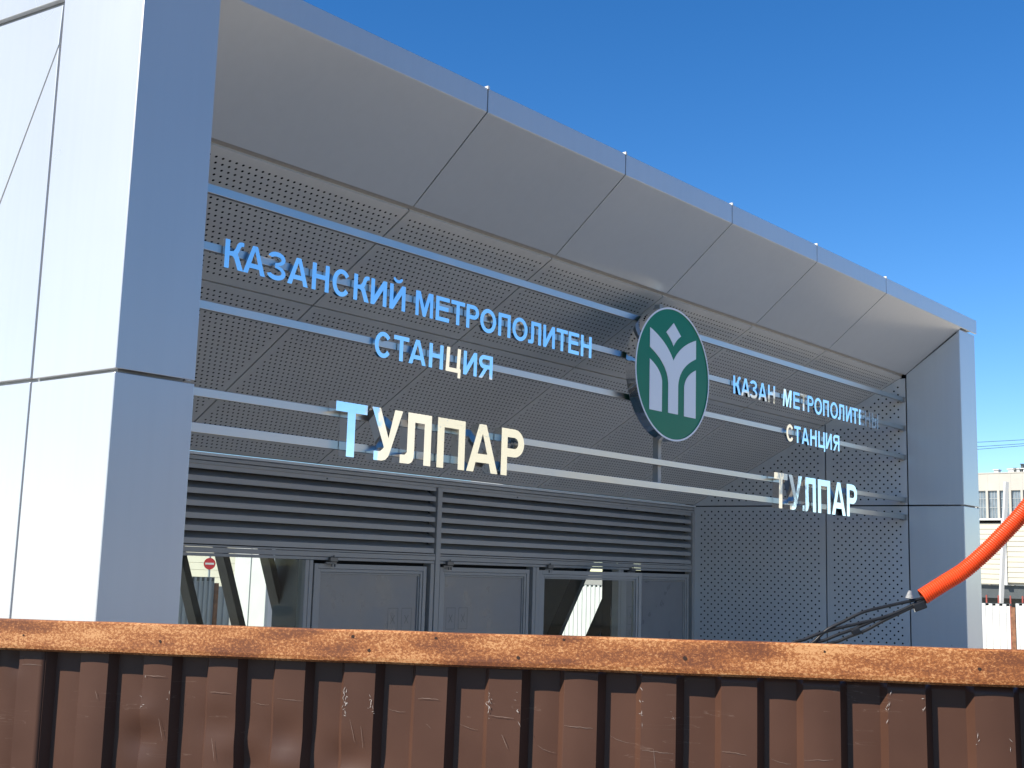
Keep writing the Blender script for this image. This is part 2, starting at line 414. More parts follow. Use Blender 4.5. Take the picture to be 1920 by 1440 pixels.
# perforated sheets: real holes, sheet by sheet
def perf(O, U, V, nrm, v0, v1, ul, ur, p, r, rad, mu, mv, name='perforated_panel'):
    O = Vector(O); U = Vector(U); V = Vector(V); mb = MB()
    P = lambda u, v: O + U*u + V*v
    def quad(a, b, c, d): mb.add([P(*a), P(*b), P(*c), P(*d)], [(0, 1, 2, 3)])
    nr = max(1, int((v1 - v0 - 2*mv) / r)); mvv = (v1 - v0 - nr*r) / 2
    quad((ul(v0), v0), (ur(v0), v0), (ur(v0+mvv), v0+mvv), (ul(v0+mvv), v0+mvv))
    quad((ul(v1-mvv), v1-mvv), (ur(v1-mvv), v1-mvv), (ur(v1), v1), (ul(v1), v1))
    ubase = min(ul(v0), ul(v1)) + mu
    ring = [(math.cos(R(22.5+45*k)), math.sin(R(22.5+45*k))) for k in range(8)]
    for j in range(nr):
        va = v0 + mvv + j*r; vb = va + r; vc = (va + vb)/2
        L = max(ul(va), ul(vb)); Rr = min(ur(va), ur(vb))
        st = ubase + (p/2 if j % 2 else 0)
        i0 = math.ceil((L + mu*.5 - st)/p - 1e-6); i1 = math.floor((Rr - mu*.5 - st)/p + 1e-6)
        if i1 <= i0:
            quad((ul(va), va), (ur(va), va), (ur(vb), vb), (ul(vb), vb)); continue
        ua, ub = st + i0*p, st + i1*p
        quad((ul(va), va), (ua, va), (ua, vb), (ul(vb), vb))
        quad((ub, va), (ur(va), va), (ur(vb), vb), (ub, vb))
        for i in range(i0, i1):
            x0 = st + i*p; x1 = x0 + p; xc = (x0 + x1)/2
            vs = [P(x0, va), P(x1, va), P(x1, vb), P(x0, vb)] + [P(xc + rad*c, vc + rad*s) for c, s in ring]
            # ring 0: 22.5deg ... corners: 1=(x1,va) 2=(x1,vb) 3=(x0,vb) 0=(x0,va)
            mb.add(vs, [(1, 2, 4, 11), (2, 5, 4), (2, 3, 6, 5), (3, 7, 6), (3, 0, 8, 7), (0, 9, 8), (0, 1, 10, 9), (1, 11, 10)])
    # folded edges
    bk = -Vector(nrm) * .02
    for a, b in (((ul(v0), v0), (ur(v0), v0)), ((ur(v0), v0), (ur(v1), v1)), ((ur(v1), v1), (ul(v1), v1)), ((ul(v1), v1), (ul(v0), v0))):
        A, B = P(*a), P(*b); mb.add([A, B, B + bk, A + bk], [(0, 1, 2, 3)])
    return mb.build(name, PERF, PAV, fix=False)

slen = math.hypot(Y2 - Y1, Z2 - Z1)
Vs = Vector((0, Y2 - Y1, Z2 - Z1)) / slen
ns = Vector((0, SL, -1)).normalized(); ns = -ns if ns.z > 0 else ns
vm = slen * (YM - Y1) / (Y2 - Y1)
yv = lambda v: Y1 + (Y2 - Y1) * v / slen
for (va, vb) in ((0.034, vm - .006), (vm + .006, slen - .004)):
    for i in range(len(sed)-1):
        if i == 0: ul = lambda v: xl(yv(v)) + .006
        else: ul = lambda v, c=sed[i] + .006: c
        if i == len(sed)-2: ur = lambda v: xr(yv(v)) - .0015
        else: ur = lambda v, c=sed[i+1] - .006: c
        perf((0, Y1, Z1), (1, 0, 0), Vs, ns, va, vb, ul, ur, 0.0378, 0.0345, 0.0070, 0.032, 0.030)
# near-black sheet put in for the unlit void behind the soffit holes
MB().prism([Vector((xl(Y1)-.2, Y1, Z1+.03)) - ns*.03, Vector((xr(Y1)+.2, Y1, Z1+.03)) - ns*.03,
            Vector((xr(Y2)+.2, Y2, Z2)) - ns*.05, Vector((xl(Y2)-.2, Y2, Z2)) - ns*.05], (0, 0, .02)).build('void_shade_sheet', VOID_SHADE, PAV)
MB().prism([Vector((xl(Y1)+.003, Y1-.02, Z1+.034)), Vector((xr(Y1)-.003, Y1-.02, Z1+.034)), Vector((xr(Y1)-.003, Y1+.045, Z1-.008)), Vector((xl(Y1)+.003, Y1+.045, Z1-.008))], (0, 0, .015)).build('recess_shade_strip', FRAME, PAV)  # grey strip put in for the shaded recess between the soffits

# perforated right-hand wall: u runs inward (as y), v is height
Us = dside / dside.y          # so that u equals y
O2 = Vector((XR, 0, 0))
ysof = lambda z: Y1 + (z - Z1) / SL
YV = 1.243
sk = dict(p=0.0705, r=0.0343, rad=0.0086, mu=0.030, mv=0.026)
perf(O2, Us, (0, 0, 1), nside, ZJ + .006, zs(YV) - .006, lambda v: .503, lambda v: YV - .006, **sk)
perf(O2, Us, (0, 0, 1), nside, zs(YV) - .006, Z1 - .03, lambda v: .503, lambda v: max(.51, ysof(v + .002)), **sk)
perf(O2, Us, (0, 0, 1), nside, ZJ + .006, zs(YV) - .01, lambda v: YV + .006, lambda v: max(YV + .01, ysof(v + .002)), **sk)
perf(O2, Us, (0, 0, 1), nside, GZ + .05, ZJ - .006, lambda v: .503, lambda v: YV - .006, **sk)
perf(O2, Us, (0, 0, 1), nside, GZ + .05, ZJ - .006, lambda v: YV + .006, lambda v: Y2 - .012, **sk)
MB().prism([sp(.49, GZ, -.04), sp(Y2+.1, GZ, -.04), sp(Y2+.1, 2.62, -.04), sp(.49, 3.85, -.04)], -nside*.01).build('void_shade_sheet', VOID_SHADE, PAV)  # near-black sheet standing in for unlit depth behind the wall holes
# left-hand wall, plain inside of the opening (turned away from the street)
MB().prism([spl(.503, GZ), spl(Y2, GZ), spl(Y2, Z2), spl(.503, zs(.503))], -nl*.02).build('reveal_panel', PERF, PAV)

# roof and inner shell
MB().box((XO+.05, .05, 4.18), (XE-.05, 6.25, 4.24)).build('roof_deck', CORE, PAV)
MB().box((-1.9, Y2+.125, 2.60), (6.75, Y2+.13, 4.17)).build('inner_wall', DARKMETAL, PAV)
MB().box((-1.88, Y2+.2, GZ), (6.70, 6.0, GZ+.012)).build('interior_floor', CONCRETE, PAV)
MB().box((-1.88, Y2+.131, 2.45), (6.70, 6.2, 2.5)).build('interior_ceiling', DARKMETAL, PAV)
MB().box((-1.90, Y2+.2, GZ), (-1.86, 6.2, 2.449)).build('inner_wall', DARKMETAL, PAV)
MB().box((3.93, 6.0, GZ), (6.55, 6.1, 2.449)).build('inner_wall', DARKMETAL, PAV)
MB().prism([(6.50, y, z) for y, z in ((3.97, 2.449), (5.99, 2.449), (5.99, GZ), (5.37, GZ))], (.04, 0, 0)).build('inner_wall', FRAME, PAV)
MB().box((6.08, Y2+.1, GZ), (6.2, 3.2, 2.449)).build('inner_wall', DARKMETAL, PAV)
# glazed rear and side walls with sloping steel struts
MB().box((-1.85, 6.02, GZ+.1), (3.60, 6.03, 2.44)).build('glass_pane', GLASS, PAV)
MB().box((6.545, 3.21, GZ+.1), (6.555, 5.36, 2.44)).build('glass_pane', GLASS, PAV)
for xa in (0.75, 1.28, 1.81, 2.47, 2.957, 3.50):
    kx = 0.372
    MB().bar((xa - kx*.46, 5.95, 2.40), (xa + kx*2.16, 5.95, GZ+.02), .07, .135, up=(0, 1, 0)).build('strut', DARKMETAL, PAV)
for ya, kk in ((4.29, .52), (3.76, .52)):
    MB().bar((6.47, ya - kk*.58, 2.40), (6.47, ya + kk*2.05, GZ+.02), .15, .06, up=(1, 0, 0)).build('strut', DARKMETAL, PAV)
MB().box((3.63, 5.60, GZ), (3.92, 5.99, 2.449)).build('column', DARKMETAL, PAV, bevel=.004)
MB().box((6.43, 3.82, GZ), (6.53, 3.94, 2.449)).build('column', DARKMETAL, PAV, bevel=.004)

# ---- louvre wall, frames, doors
XL2 = xl(Y2)
MB().box((XL2, Y2-.012, 2.507), (XRB, Y2+.07, 2.529)).build('frame_rail', FRAME, PAV, bevel=.002)
MB().box((XL2, Y2-.016, 2.533), (XRB, Y2+.07, 2.558)).build('frame_rail', FRAME, PAV, bevel=.002)
MB().box((XL2, Y2-.03, 2.562), (XRB, Y2+.05, 2.580)).build('frame_rail', PERF, PAV, bevel=.002)
MB().box((2.395, Y2-.02, GZ), (2.445, Y2+.07, 2.505)).build('mullion', FRAME, PAV, bevel=.003)
MB().box((2.353, Y2-.012, GZ), (2.392, Y2+.07, 1.930)).build('mullion', FRAME, PAV, bevel=.003)
MB().box((6.012, Y2-.02, GZ), (XRB+.015, Y2+.07, 2.505)).build('mullion', FRAME, PAV, bevel=.003)
MB().box((XL2, Y2-.02, GZ), (XL2+.06, Y2+.07, 2.505)).build('mullion', FRAME, PAV, bevel=.003)
for a, b in ((XL2+.062, 2.393), (2.447, 6.010)):
    MB().box((a, Y2-.014, 1.991), (b, Y2+.06, 2.003)).build('frame_rail', FRAME, PAV, bevel=.002)
    MB().box((a, Y2-.016, 1.955), (b, Y2+.06, 1.988)).build('transom', FRAME, PAV, bevel=.002)
    MB().box((a, Y2-.010, 1.932), (b, Y2+.06, 1.952)).build('frame_rail', FRAME, PAV, bevel=.002)
    lv = empty('louvre', ((a+b)/2, Y2, 2.0), PAV)
    zl = 2.479
    for k in range(7):
        zt = 2.513 - .0782*k; zbm = zt - .0345
        # lip, then blade rising inward
        MB().prism([(a+.004, Y2-.004, zt), (a+.004, Y2-.004, zbm), (a+.004, Y2-.001, zbm), (a+.004, Y2-.001, zt-.003),
                    (a+.004, Y2+.105, zt+.047), (a+.004, Y2+.104, zt+.050)], (b-a-.008, 0, 0)).build('slat', SLAT, lv)
    MB().box((a, Y2+.115, 2.004), (b, Y2+.12, 2.56)).build('backing', VOID_SHADE, lv)
    # little rivets on the top slat
    for xx in (a + .9, b - 1.1):
        MB().tube([(xx, Y2-.008, 2.492), (xx, Y2+.0, 2.492)], .006, 8).build('rivet', DARKMETAL, lv)

def door(x0, x1, clear=False, swing=0.0, glass_top=1.84):
    d = empty('door', ((x0 if swing else (x0+x1)/2), Y2, GZ+.01), PAV)
    yb_, zt = Y2 + .012, 1.908
    M = Matrix.Identity(4)
    if swing:
        h = Vector((x0, yb_, 0)); M = Matrix.Translation(h) @ Matrix.Rotation(-swing, 4, 'Z') @ Matrix.Translation(-h)
    def emit(mb, nm, m, bev=.002, par=d):
        mb.v = [tuple(M @ Vector(v)) for v in mb.v]
        return mb.build(nm, m, par, bevel=bev)
    fw = .056
    # outer frame as one ring, with stepped beads
    def ring(xa, xb, za, zb_, wd, ya, yb2):
        m = MB(); m.box((xa, ya, za), (xa+wd, yb2, zb_)); m.box((xb-wd, ya, za), (xb, yb2, zb_))
        m.box((xa+wd, ya, zb_-wd), (xb-wd, yb2, zb_)); m.box((xa+wd, ya, za), (xb-wd, yb2, za+wd)); return m
    fr = emit(ring(x0, x1, GZ+.02, zt, .034, yb_-.010, yb_+.05), 'door_frame', FRAME)
    emit(ring(x0+.0355, x1-.0355, GZ+.0555, zt-.0355, .022, yb_-.004, yb_+.045), 'glazing_bead', FRAME)
    emit(ring(x0+.059, x1-.059, GZ+.079, zt-.059, .012, yb_+.006, yb_+.04), 'glazing_bead', FRAME)
    pn = MB().box((x0+.0715, yb_+.016, GZ+.0915), (x1-.0715, yb_+.024, zt-.0715))
    emit(pn, 'door_panel' if not clear else 'glass_pane', GLASS if clear else FILM, 0)
    if not clear:
        fpn = MB(); px0 = x1 - .36 if x0 < 2 else x0 + .11
        def stroke(ax, az, bx, bz, wd=.006):
            d_ = Vector((bx-ax, 0, bz-az)).normalized(); q_ = Vector((d_.z, 0, -d_.x))*wd/2
            A_ = Vector((px0+ax, yb_+.0152, 1.44+az)); B_ = Vector((px0+bx, yb_+.0152, 1.44+bz))
            fpn.add([A_-q_, B_-q_, B_+q_, A_+q_], [(0, 1, 2, 3)])
        for bx in (0, .14):
            for a_ in ((bx, 0, bx+.10, 0), (bx+.10, 0, bx+.10, .16), (bx+.10, .16, bx, .16), (bx, .16, bx, 0)): stroke(*a_, wd=.004)
            stroke(bx+.03, .05, bx+.07, .11); stroke(bx+.07, .05, bx+.03, .11)
        for zz_ in (-.05, -.075, -.10): stroke(-.04, zz_, .24, zz_ - .004, wd=.003)
        for zz_ in (-.24, -.42): stroke(.01, zz_, .09, zz_, .005); stroke(.05, zz_, .05, zz_-.07, .005)
        emit(fpn, 'film_print', FILMPRINT, 0)['kind'] = 'stuff'
    hd = MB().tube([(x1-.12, yb_-.05, .55), (x1-.12, yb_-.05, 1.15)], .014, 10)
    hd.box((x1-.13, yb_-.05, .62), (x1-.11, yb_-.008, .64)); hd.box((x1-.13, yb_-.05, 1.06), (x1-.11, yb_-.008, 1.08))
    emit(hd, 'handle', DARKMETAL, 0)
    return d
door(1.229, 2.324)
door(2.470, 3.539)
door(3.664, 4.765, clear=True, swing=R(16.5))
door(4.880, 5.985)
for a, b in ((1.135, 1.168), (1.171, 1.204), (3.568, 3.605), (3.609, 3.647), (4.785, 4.82), (4.824, 4.862)):
    MB().box((a, Y2-.012, GZ), (b, Y2+.06, 1.930)).build('mullion', FRAME, PAV, bevel=.003)
# near-black sheets put in for the shade in the door gaps
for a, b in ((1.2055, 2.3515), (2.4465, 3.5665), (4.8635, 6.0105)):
    MB().box((a, Y2+.064, GZ), (b, Y2+.068, 1.930)).build('door_gap_shade', VOID_SHADE, PAV)
# fixed side window
wn = empty('window', ((XL2+1.135)/2, Y2, 0.8), PAV)
MB().box((XL2+.061, Y2+.02, GZ+.1), (1.134, Y2+.028, 1.931)).build('pane', GLASS, wn)
mb = MB(); mb.box((XL2+.061, Y2+.0, GZ), (1.134, Y2+.05, GZ+.098)); mb.build('sill', FRAME, wn)
# closer brackets over the doors
for xx in (1.37, 2.545, 3.775, 4.985):
    b = MB().box((xx-.034, Y2-.036, 1.924), (xx+.034, Y2-.013, 1.950))
    b.tube([(xx+.004, Y2-.026, 1.9505), (xx+.004, Y2-.026, 1.966)], .005, 8)
    b.box((xx-.07, Y2-.030, 1.908), (xx+.03, Y2-.016, 1.9195))
    b.tube([(xx-.012, Y2-.028, 1.888), (xx-.012, Y2-.028, 1.9075)], .008, 8); b.tube([(xx+.014, Y2-.028, 1.888), (xx+.014, Y2-.028, 1.9075)], .008, 8)
    b.build('closer_bracket', BRACKET, PAV)

# ------------------------------------------------------------------ sign rails
names5 = ['topmost of five horizontal steel rails, running bare above all the lettering',
          'second steel rail from the top, behind the upper line of lettering',
          'middle steel rail of five, behind the small СТАНЦИЯ words',
          'fourth steel rail from the top, behind the upper half of the big ТУЛПАР words',
          'lowest steel rail, behind the lower half of the big ТУЛПАР words']
YRF = 0.512
for k, (zt, zb) in enumerate([(3.557, 3.517), (3.294, 3.256), (3.029, 2.991), (2.644, 2.606), (2.491, 2.449)]):
    r = empty('sign_rail', (2.4, YRF, zb))
    tag(r, names5[k], 'rail', 'horizontal steel rails carrying the sign lettering')
    MB().box((-1.538, YRF, zb), (6.340, YRF+.026, zt)).build('rail_bar', BRUSHED, r, bevel=.0015)
    m = MB(); m.box((6.335, YRF-.010, zb-.006), (6.360, YRF+.032, zt+.004)); m.box((6.27, YRF+.003, zb-.010), (6.337, YRF+.03, zb-.0015))
    m.build('end_bracket', FRAME, r, bevel=.001)

# ------------------------------------------------------------------ lettering
def arc(cx, cz, rx, rz, a0, a1, n=14):
    return [(cx + rx*math.cos(R(a0 + (a1-a0)*i/n)), cz + rz*math.sin(R(a0 + (a1-a0)*i/n))) for i in range(n+1)]

def bowl(x0, x1, z0, z1, s, b):
    """bowl attached at x0 between z0 and z1, strip of width s/b"""
    rz = (z1-z0)/2; rx = min((x1-x0)*.75, rz*1.1); cz = (z0+z1)/2
    outer = [(x0, z1)] + arc(x1-rx, cz, rx, rz, 90, -90) + [(x0, z0)]
    inner = [(x0, z0+b)] + arc(x1-rx, cz, rx-s, rz-b, -90, 90) + [(x0, z1-b)]
    return outer + inner

def mirror(pieces, w): return [[[(w-x, z) for x, z in reversed(lp)] for lp in ls] for ls in pieces]

def glyph(ch, w, h, s, b):
    if ch == 'Т':
        c = w/2; return [[[(0,h),(0,h-b),(c-s/2,h-b),(c-s/2,0),(c+s/2,0),(c+s/2,h-b),(w,h-b),(w,h)]]]
    if ch == 'Н':
        m0, m1 = .5*h-b/2+.02*h, .5*h+b/2+.02*h
        return [[[(0,0),(0,h),(s,h),(s,m1),(w-s,m1),(w-s,h),(w,h),(w,0),(w-s,0),(w-s,m0),(s,m0),(s,0)]]]
    if ch == 'П':
        return [[[(0,0),(0,h),(w,h),(w,0),(w-s,0),(w-s,h-b),(s,h-b),(s,0)]]]
    if ch == 'Е':
        m0, m1 = .52*h-b/2, .52*h+b/2
        return [[[(0,0),(0,h),(w,h),(w,h-b),(s,h-b),(s,m1),(w*.93,m1),(w*.93,m0),(s,m0),(s,b),(w,b),(w,0)]]]
    if ch == 'Ц':
        wb = w - .3*s; d = .21*h
        return [[[(0,h),(0,0),(w-s*.85,0),(w-s*.85,-d),(w,-d),(w,b),(wb,b),(wb,h),(wb-s,h),(wb-s,b),(s,b),(s,h)]]]
    if ch in 'ИЙ':
        q = .36*h
        out = [[[(0,0),(0,h),(s,h),(s,q),(w-s,h),(w,h),(w,0),(w-s,0),(w-s,h-q),(s,0)]]]
        if ch == 'Й':
            o = arc(w/2, 1.27*h, w*.30, h*.20, 180, 360, 12); i = arc(w/2, 1.27*h, w*.30-s*.62, h*.20-b*.75, 360, 180, 12)
            out.append([o + i])
        return out
    if ch == 'М':
        return [[[(0,0),(0,h),(s*1.35,h),(w/2,.36*h),(w-s*1.35,h),(w,h),(w,0),(w-s*.92,0),(w-s*.92,.72*h),(w/2+.38*s,0),(w/2-.38*s,0),(s*.92,.72*h),(s*.92,0)]]]
    if ch == 'А':
        a = .56*s; z0, z1 = .20*h, .20*h + b
        t = 1.08*s
        xi = lambda z: t + (w/2 - t) * z / (h*.86)          # inner edge of the left leg
        outer = [(0,0),(w/2-a,h),(w/2+a,h),(w,0),(w-t,0),(w-xi(z0),z0),(xi(z0),z0),(t,0)]
        zt = .80*h
        hole = [(xi(z1)+.0004,z1),(w-xi(z1)-.0004,z1),(w/2+.0006,zt),(w/2-.0006,zt)]
        return [[outer, hole]]
    if ch == 'О':
        o = arc(w/2, h/2, w/2, h*.515, 0, 360, 40)[:-1]; i = arc(w/2, h/2, w/2-s, h*.515-b, 0, 360, 40)[:-1]
        return [[o, i]]
    if ch == 'С':
        o = arc(w*.5, h/2, w*.5, h*.515, 38, 322, 36); i = arc(w*.5, h/2, w*.5-s, h*.515-b, 325, 35, 36)
        return [[o + i]]
    if ch == 'З':
        def strip(cz, rz, a0, a1, rx, t0, t1):
            o, i = [], []
            for k in range(25):
                f = k/24; a = R(a0 + (a1-a0)*f); t = (b*1.02)*(1-f)*.0 + b*1.02
                # thin down to half where the two bowls meet
                e = max(0, (f-.62)/.38); tt = t * (1 - .5*e)
                o.append((w*.44 + rx*math.cos(a), cz + rz*math.sin(a)))
                i.append((w*.44 + (rx-tt*1.08)*math.cos(a), cz + (rz-tt)*math.sin(a)))
            return [o + i[::-1]]
        mid = .515*h
        up = strip((mid + 1.01*h)/2, (1.01*h-mid)/2, 165, -100, w*.50, 0, 0)
        lo = strip((mid - .012*h)/2, (mid+.012*h)/2, -165, 100, w*.54, 0, 0)
        return [up, lo]
    if ch == 'Р':
        return [[[(0,0),(0,h),(s,h),(s,0)]], [bowl(s, w, .40*h, h, s, b)]]
    if ch == 'Я':
        p = [[[(0,0),(0,h),(s,h),(s,0)]], [bowl(s, w, .42*h, h, s, b)], [[(s+.16*w,.42*h),(s+.16*w+s*1.1,.42*h),(w*1.0,0),(w-s*1.15,0)]]]
        return mirror(p, w)
    if ch == 'Ы':
        wb = w*.70
        bl = bowl(s, wb, 0, .60*h, s, b)
        return [[[(0,0),(0,h),(s,h),(s,0)]], [bl], [[(w-s,0),(w-s,h),(w,h),(w,0)]]]
    if ch == 'К':
        ch_ = [(s,.60*h),(.44*w,.63*h),(.54*w,.74*h),(.62*w,.90*h),(.72*w,.985*h),(.86*w,1.01*h),(.98*w,h),(.98*w,.86*h),
               (.88*w,.862*h),(.81*w,.81*h),(.74*w,.66*h),(.66*w,.555*h),(.74*w,.46*h),(w,0),(w-1.2*s,0),(.50*w,.38*h),(.40*w,.45*h),(s,.455*h)]
        return [[[(0,0),(0,h),(s,h),(s,0)]], [ch_]]
    if ch == 'Л':
        xl_ = .22*w
        return [[[(xl_,h),(w,h),(w,0),(w-s,0),(w-s,h-b),(xl_+s,h-b),(xl_+s,.20*h),(xl_+.93*s,.10*h),(xl_+.70*s,.035*h),(xl_+.30*s,.0),(0,0),(0,b*.9),
                  (xl_-.30*s,b*.92),(xl_-.08*s,b*1.15),(xl_,.22*h)]]]
    if ch == 'У':
        return [[[(0,h),(1.12*s,h),(.555*w,.44*h),(w-1.08*s,h),(w,h),(.63*w,.20*h),(.57*w,.09*h),(.48*w,.025*h),(.36*w,0),(.10*w,0),
                  (.10*w,b*.95),(.30*w,b*.98),(.37*w,b*1.2),(.42*w,.26*h)]]]
    raise KeyError(ch)

def lettering(label, items, z0, h, s, b, yf, thick, tilt, seed, specials=None, mats=None):
    xs = [i[1] for i in items] + [i[2] for i in items]
    root = empty('metal_lettering', ((min(xs)+max(xs))/2, yf, z0))
    tag(root, label, 'lettering')
    rr = random.Random(seed)
    for n, (ch, xa, xb) in enumerate(items):
        wd = xb - xa; c = Vector((xa + wd/2, yf, z0 + h/2))
        pieces = glyph(ch, wd, h, s, b)
        mb = solid2d(pieces, lambda x, z, d: (x - wd/2, d, z - h/2), 0.0, thick)
        # two stand-off blocks reaching back to the rails
        rx, rz = (rr.gauss(0, tilt), rr.gauss(0, tilt))
        if specials and n in specials: rx, rz = specials[n]
        m = (mats or {}).get(n, MIRROR)
        o = mb.build('letter', m, root)
        o.location = c; o.rotation_euler = (R(rx), 0, R(rz))
        o['label'] = 'polished steel letter ' + ch
    return root

YL, YB = 0.490, 0.455
lettering('polished steel words КАЗАНСКИЙ МЕТРОПОЛИТЕН left of the green disc',
    [('К',-1.165,-1.060),('А',-1.062,-0.937),('З',-0.920,-0.818),('А',-0.808,-0.683),('Н',-0.661,-0.554),('С',-0.533,-0.417),('К',-0.395,-0.291),('И',-0.280,-0.171),('Й',-0.150,-0.039),('М',0.036,0.166),('Е',0.187,0.291),('Т',0.304,0.412),('Р',0.425,0.527),('О',0.538,0.670),('П',0.690,0.794),('О',0.812,0.944),('Л',0.952,1.069),('И',1.089,1.198),('Т',1.213,1.320),('Е',1.329,1.433),('Н',1.452,1.559)],
    3.192, .131, .0255, .0222, YL, .018, .28, 3)
lettering('small polished steel word СТАНЦИЯ under the left heading',
    [('С',-0.237,-0.121),('Т',-0.106,0.001),('А',0.002,0.127),('Н',0.150,0.257),('Ц',0.280,0.398),('И',0.415,0.523),('Я',0.539,0.653)],
    2.934, .129, .0255, .0222, YL, .018, .28, 5, specials={4: (2.6, .6), 6: (0.3, .2)})
FM = {3: FILMMIRROR, 4: FILMMIRROR, 5: FILMMIRROR}
lettering('large thick steel letters ТУЛПАР above the left louvre',
    [('Т',-0.500,-0.297),('У',-0.266,-0.055),('Л',-0.066,0.154),('П',0.199,0.412),('А',0.427,0.677),('Р',0.706,0.901)],
    2.414, .260, .051, .047, YB, .054, .3, 11, specials={0: (0, .1), 1: (0, 0), 2: (.1, 0)}, mats=FM)
lettering('polished steel words КАЗАН МЕТРОПОЛИТЕНЫ right of the green disc',
    [('К',3.258,3.363),('А',3.369,3.495),('З',3.502,3.604),('А',3.620,3.746),('Н',3.765,3.873),('М',4.002,4.133),('Е',4.164,4.268),('Т',4.280,4.387),('Р',4.400,4.503),('О',4.518,4.650),('П',4.668,4.771),('О',4.799,4.932),('Л',4.935,5.053),('И',5.085,5.193),('Т',5.205,5.312),('Е',5.332,5.436),('Н',5.451,5.559),('Ы',5.588,5.721)],
    3.196, .131, .0255, .0222, YL, .018, .28, 17, specials={5: (3.6, .5)})
lettering('small polished steel word СТАНЦИЯ under the right heading',
    [('С',4.051,4.166),('Т',4.177,4.284),('А',4.296,4.421),('Н',4.442,4.550),('Ц',4.580,4.699),('И',4.710,4.819),('Я',4.843,4.956)],
    2.934, .129, .0255, .0222, YL, .018, .28, 19)
lettering('large thick steel letters ТУЛПАР before the right-hand perforated wall',
    [('Т',3.788,3.992),('У',4.015,4.227),('Л',4.236,4.457),('П',4.495,4.707),('А',4.735,4.984),('Р',5.005,5.200)],
    2.411, .262, .051, .047, YB, .054, .4, 23)

# ------------------------------------------------------------------ green disc with the emblem, and its post
YD, TD = 0.420, 0.068
CX, CZ, RD = 2.362, 3.201, 0.441
LOGO = empty('metro_sign', (CX, YD, CZ - RD))
tag(LOGO, 'round green sign with pale metro emblem hung between the two letterings', 'sign')
circ = arc(0, 0, RD, RD, 0, 360, 96)[:-1]; circ_i = arc(0, 0, RD-.011, RD-.011, 0, 360, 96)[:-1]
pl = lambda x, z, d: (CX + x, d, CZ + z)
solid2d([[circ, circ_i]], pl, YD-.003, YD+TD).build('rim', MIRROR, LOGO)
solid2d([[circ, circ_i]], pl, YD-.006, YD-.0035).build('rim_edge', PALE, LOGO)
solid2d([[arc(0, 0, RD-.0115, RD-.0115, 0, 360, 96)[:-1]]], pl, YD, YD+TD-.003).build('disc_face', GREEN, LOGO)
def bez(p0, p1, p2, n=12):
    return [tuple((1-t)**2*a + 2*t*(1-t)*b + t*t*c for a, b, c in zip(p0, p1, p2)) for t in [i/n for i in range(n+1)]]
k = RD*.985
sc = lambda L: [(x*k, z*k) for x, z in L]
left_bar = [(-.635,-.605),(-.305,-.605),(-.305,-.15)] + bez((-.305,-.15),(-.335,.03),(-.635,.15))[1:]
right_bar = [(-x, z) for x, z in left_bar]
stem = [(-.135,-.60),(.135,-.60),(.135,-.16)] + bez((.135,-.16),(.16,.14),(.635,.325))[1:] + [(.635,.62)] + bez((.635,.62),(.17,.47),(0,.205))[1:] \
     + bez((0,.205),(-.17,.47),(-.635,.62))[1:] + [(-.635,.325)] + bez((-.635,.325),(-.16,.14),(-.135,-.16))[1:]
diamond = [(0,.79),(.205,.615)] + bez((.205,.615),(.07,.54),(0,.43))[1:] + bez((0,.43),(-.07,.54),(-.205,.615))[1:]
for L in (left_bar, stem, right_bar, diamond):
    solid2d([[sc(L)]], pl, YD-.003, YD-.0003).build('emblem_piece', PALE, LOGO)
post = MB().box((2.382, YRF+.031, 2.449), (2.420, YRF+.075, zs(YRF+.075)-.02)).build('sign_post', FRAME, bevel=.003)
tag(post, 'square steel upright behind and below the green disc', 'post')

# ------------------------------------------------------------------ brown corrugated fence in the foreground
F0 = Vector((-3.072, -1.579, 0)); FD = Vector((.4510, -.8925, 0)).normalized(); FN = Vector((FD.y, -FD.x, 0)).normalized()
if FN.dot(Vector((cam.location.x, cam.location.y, 0)) - F0) < 0: FN = -FN
PITCH = .1375
def fp(t, z, o): return F0 + FD*t + FN*o + Vector((0, 0, z))
def zrail(t): return 1.7755 + .0105*t         # rail top height along the fence
FEN = empty('metal_fence', tuple(fp(.9, GZ, 0)))
tag(FEN, 'brown corrugated metal sheet fence with rusty top rail in the foreground', 'fence')
DENTS = [(.275, 1.560, .040, .028, -.008), (.28, 1.605, .030, .022, .004), (.44, 1.595, .045, .030, -.006), (.50, 1.520, .050, .030, -.007), (.575, 1.585, .040, .035, -.007),
         (.575, 1.530, .045, .028, .006), (.70, 1.545, .045, .030, -.008), (.72, 1.50, .05, .025, .006), (-.012, 1.690, .018, .016, -.005), (1.66, 1.555, .05, .022, -.004), (1.05, 1.49, .06, .03, .005), (1.36, 1.62, .05, .07, -.003)]
for i in range(40):
    DENTS.append((rng.uniform(-2, 4), rng.uniform(-.2, 1.45), rng.uniform(.04, .08), rng.uniform(.03, .1), rng.uniform(-.005, .005)))
BULGE = [rng.uniform(-.0006, .0022) for _ in range(140)]
def profile(t):
    """offset in front of (+) the ridge plane and smooth corners; ridge starts at integer pitch"""
    u = (t / PITCH) % 1.0
    f, rg, v = .085, .44, .39        # flank, ridge, flank, valley (fractions)
    kk_ = int(math.floor(t / PITCH)) + 20
    if u < rg: return BULGE[kk_] * math.sin(math.pi*u/rg)
    if u < rg + f: return -.020 * (u - rg) / f
    if u < 1 - f: return -.020 + BULGE[kk_+30] * math.sin(math.pi*(u-rg-f)/(1-rg-2*f))
    return -.020 * (1 - u) / f
SHEETS = [(-16, -8), (-8, 0), (0, 8), (8, 16), (16, 24), (24, 32)]
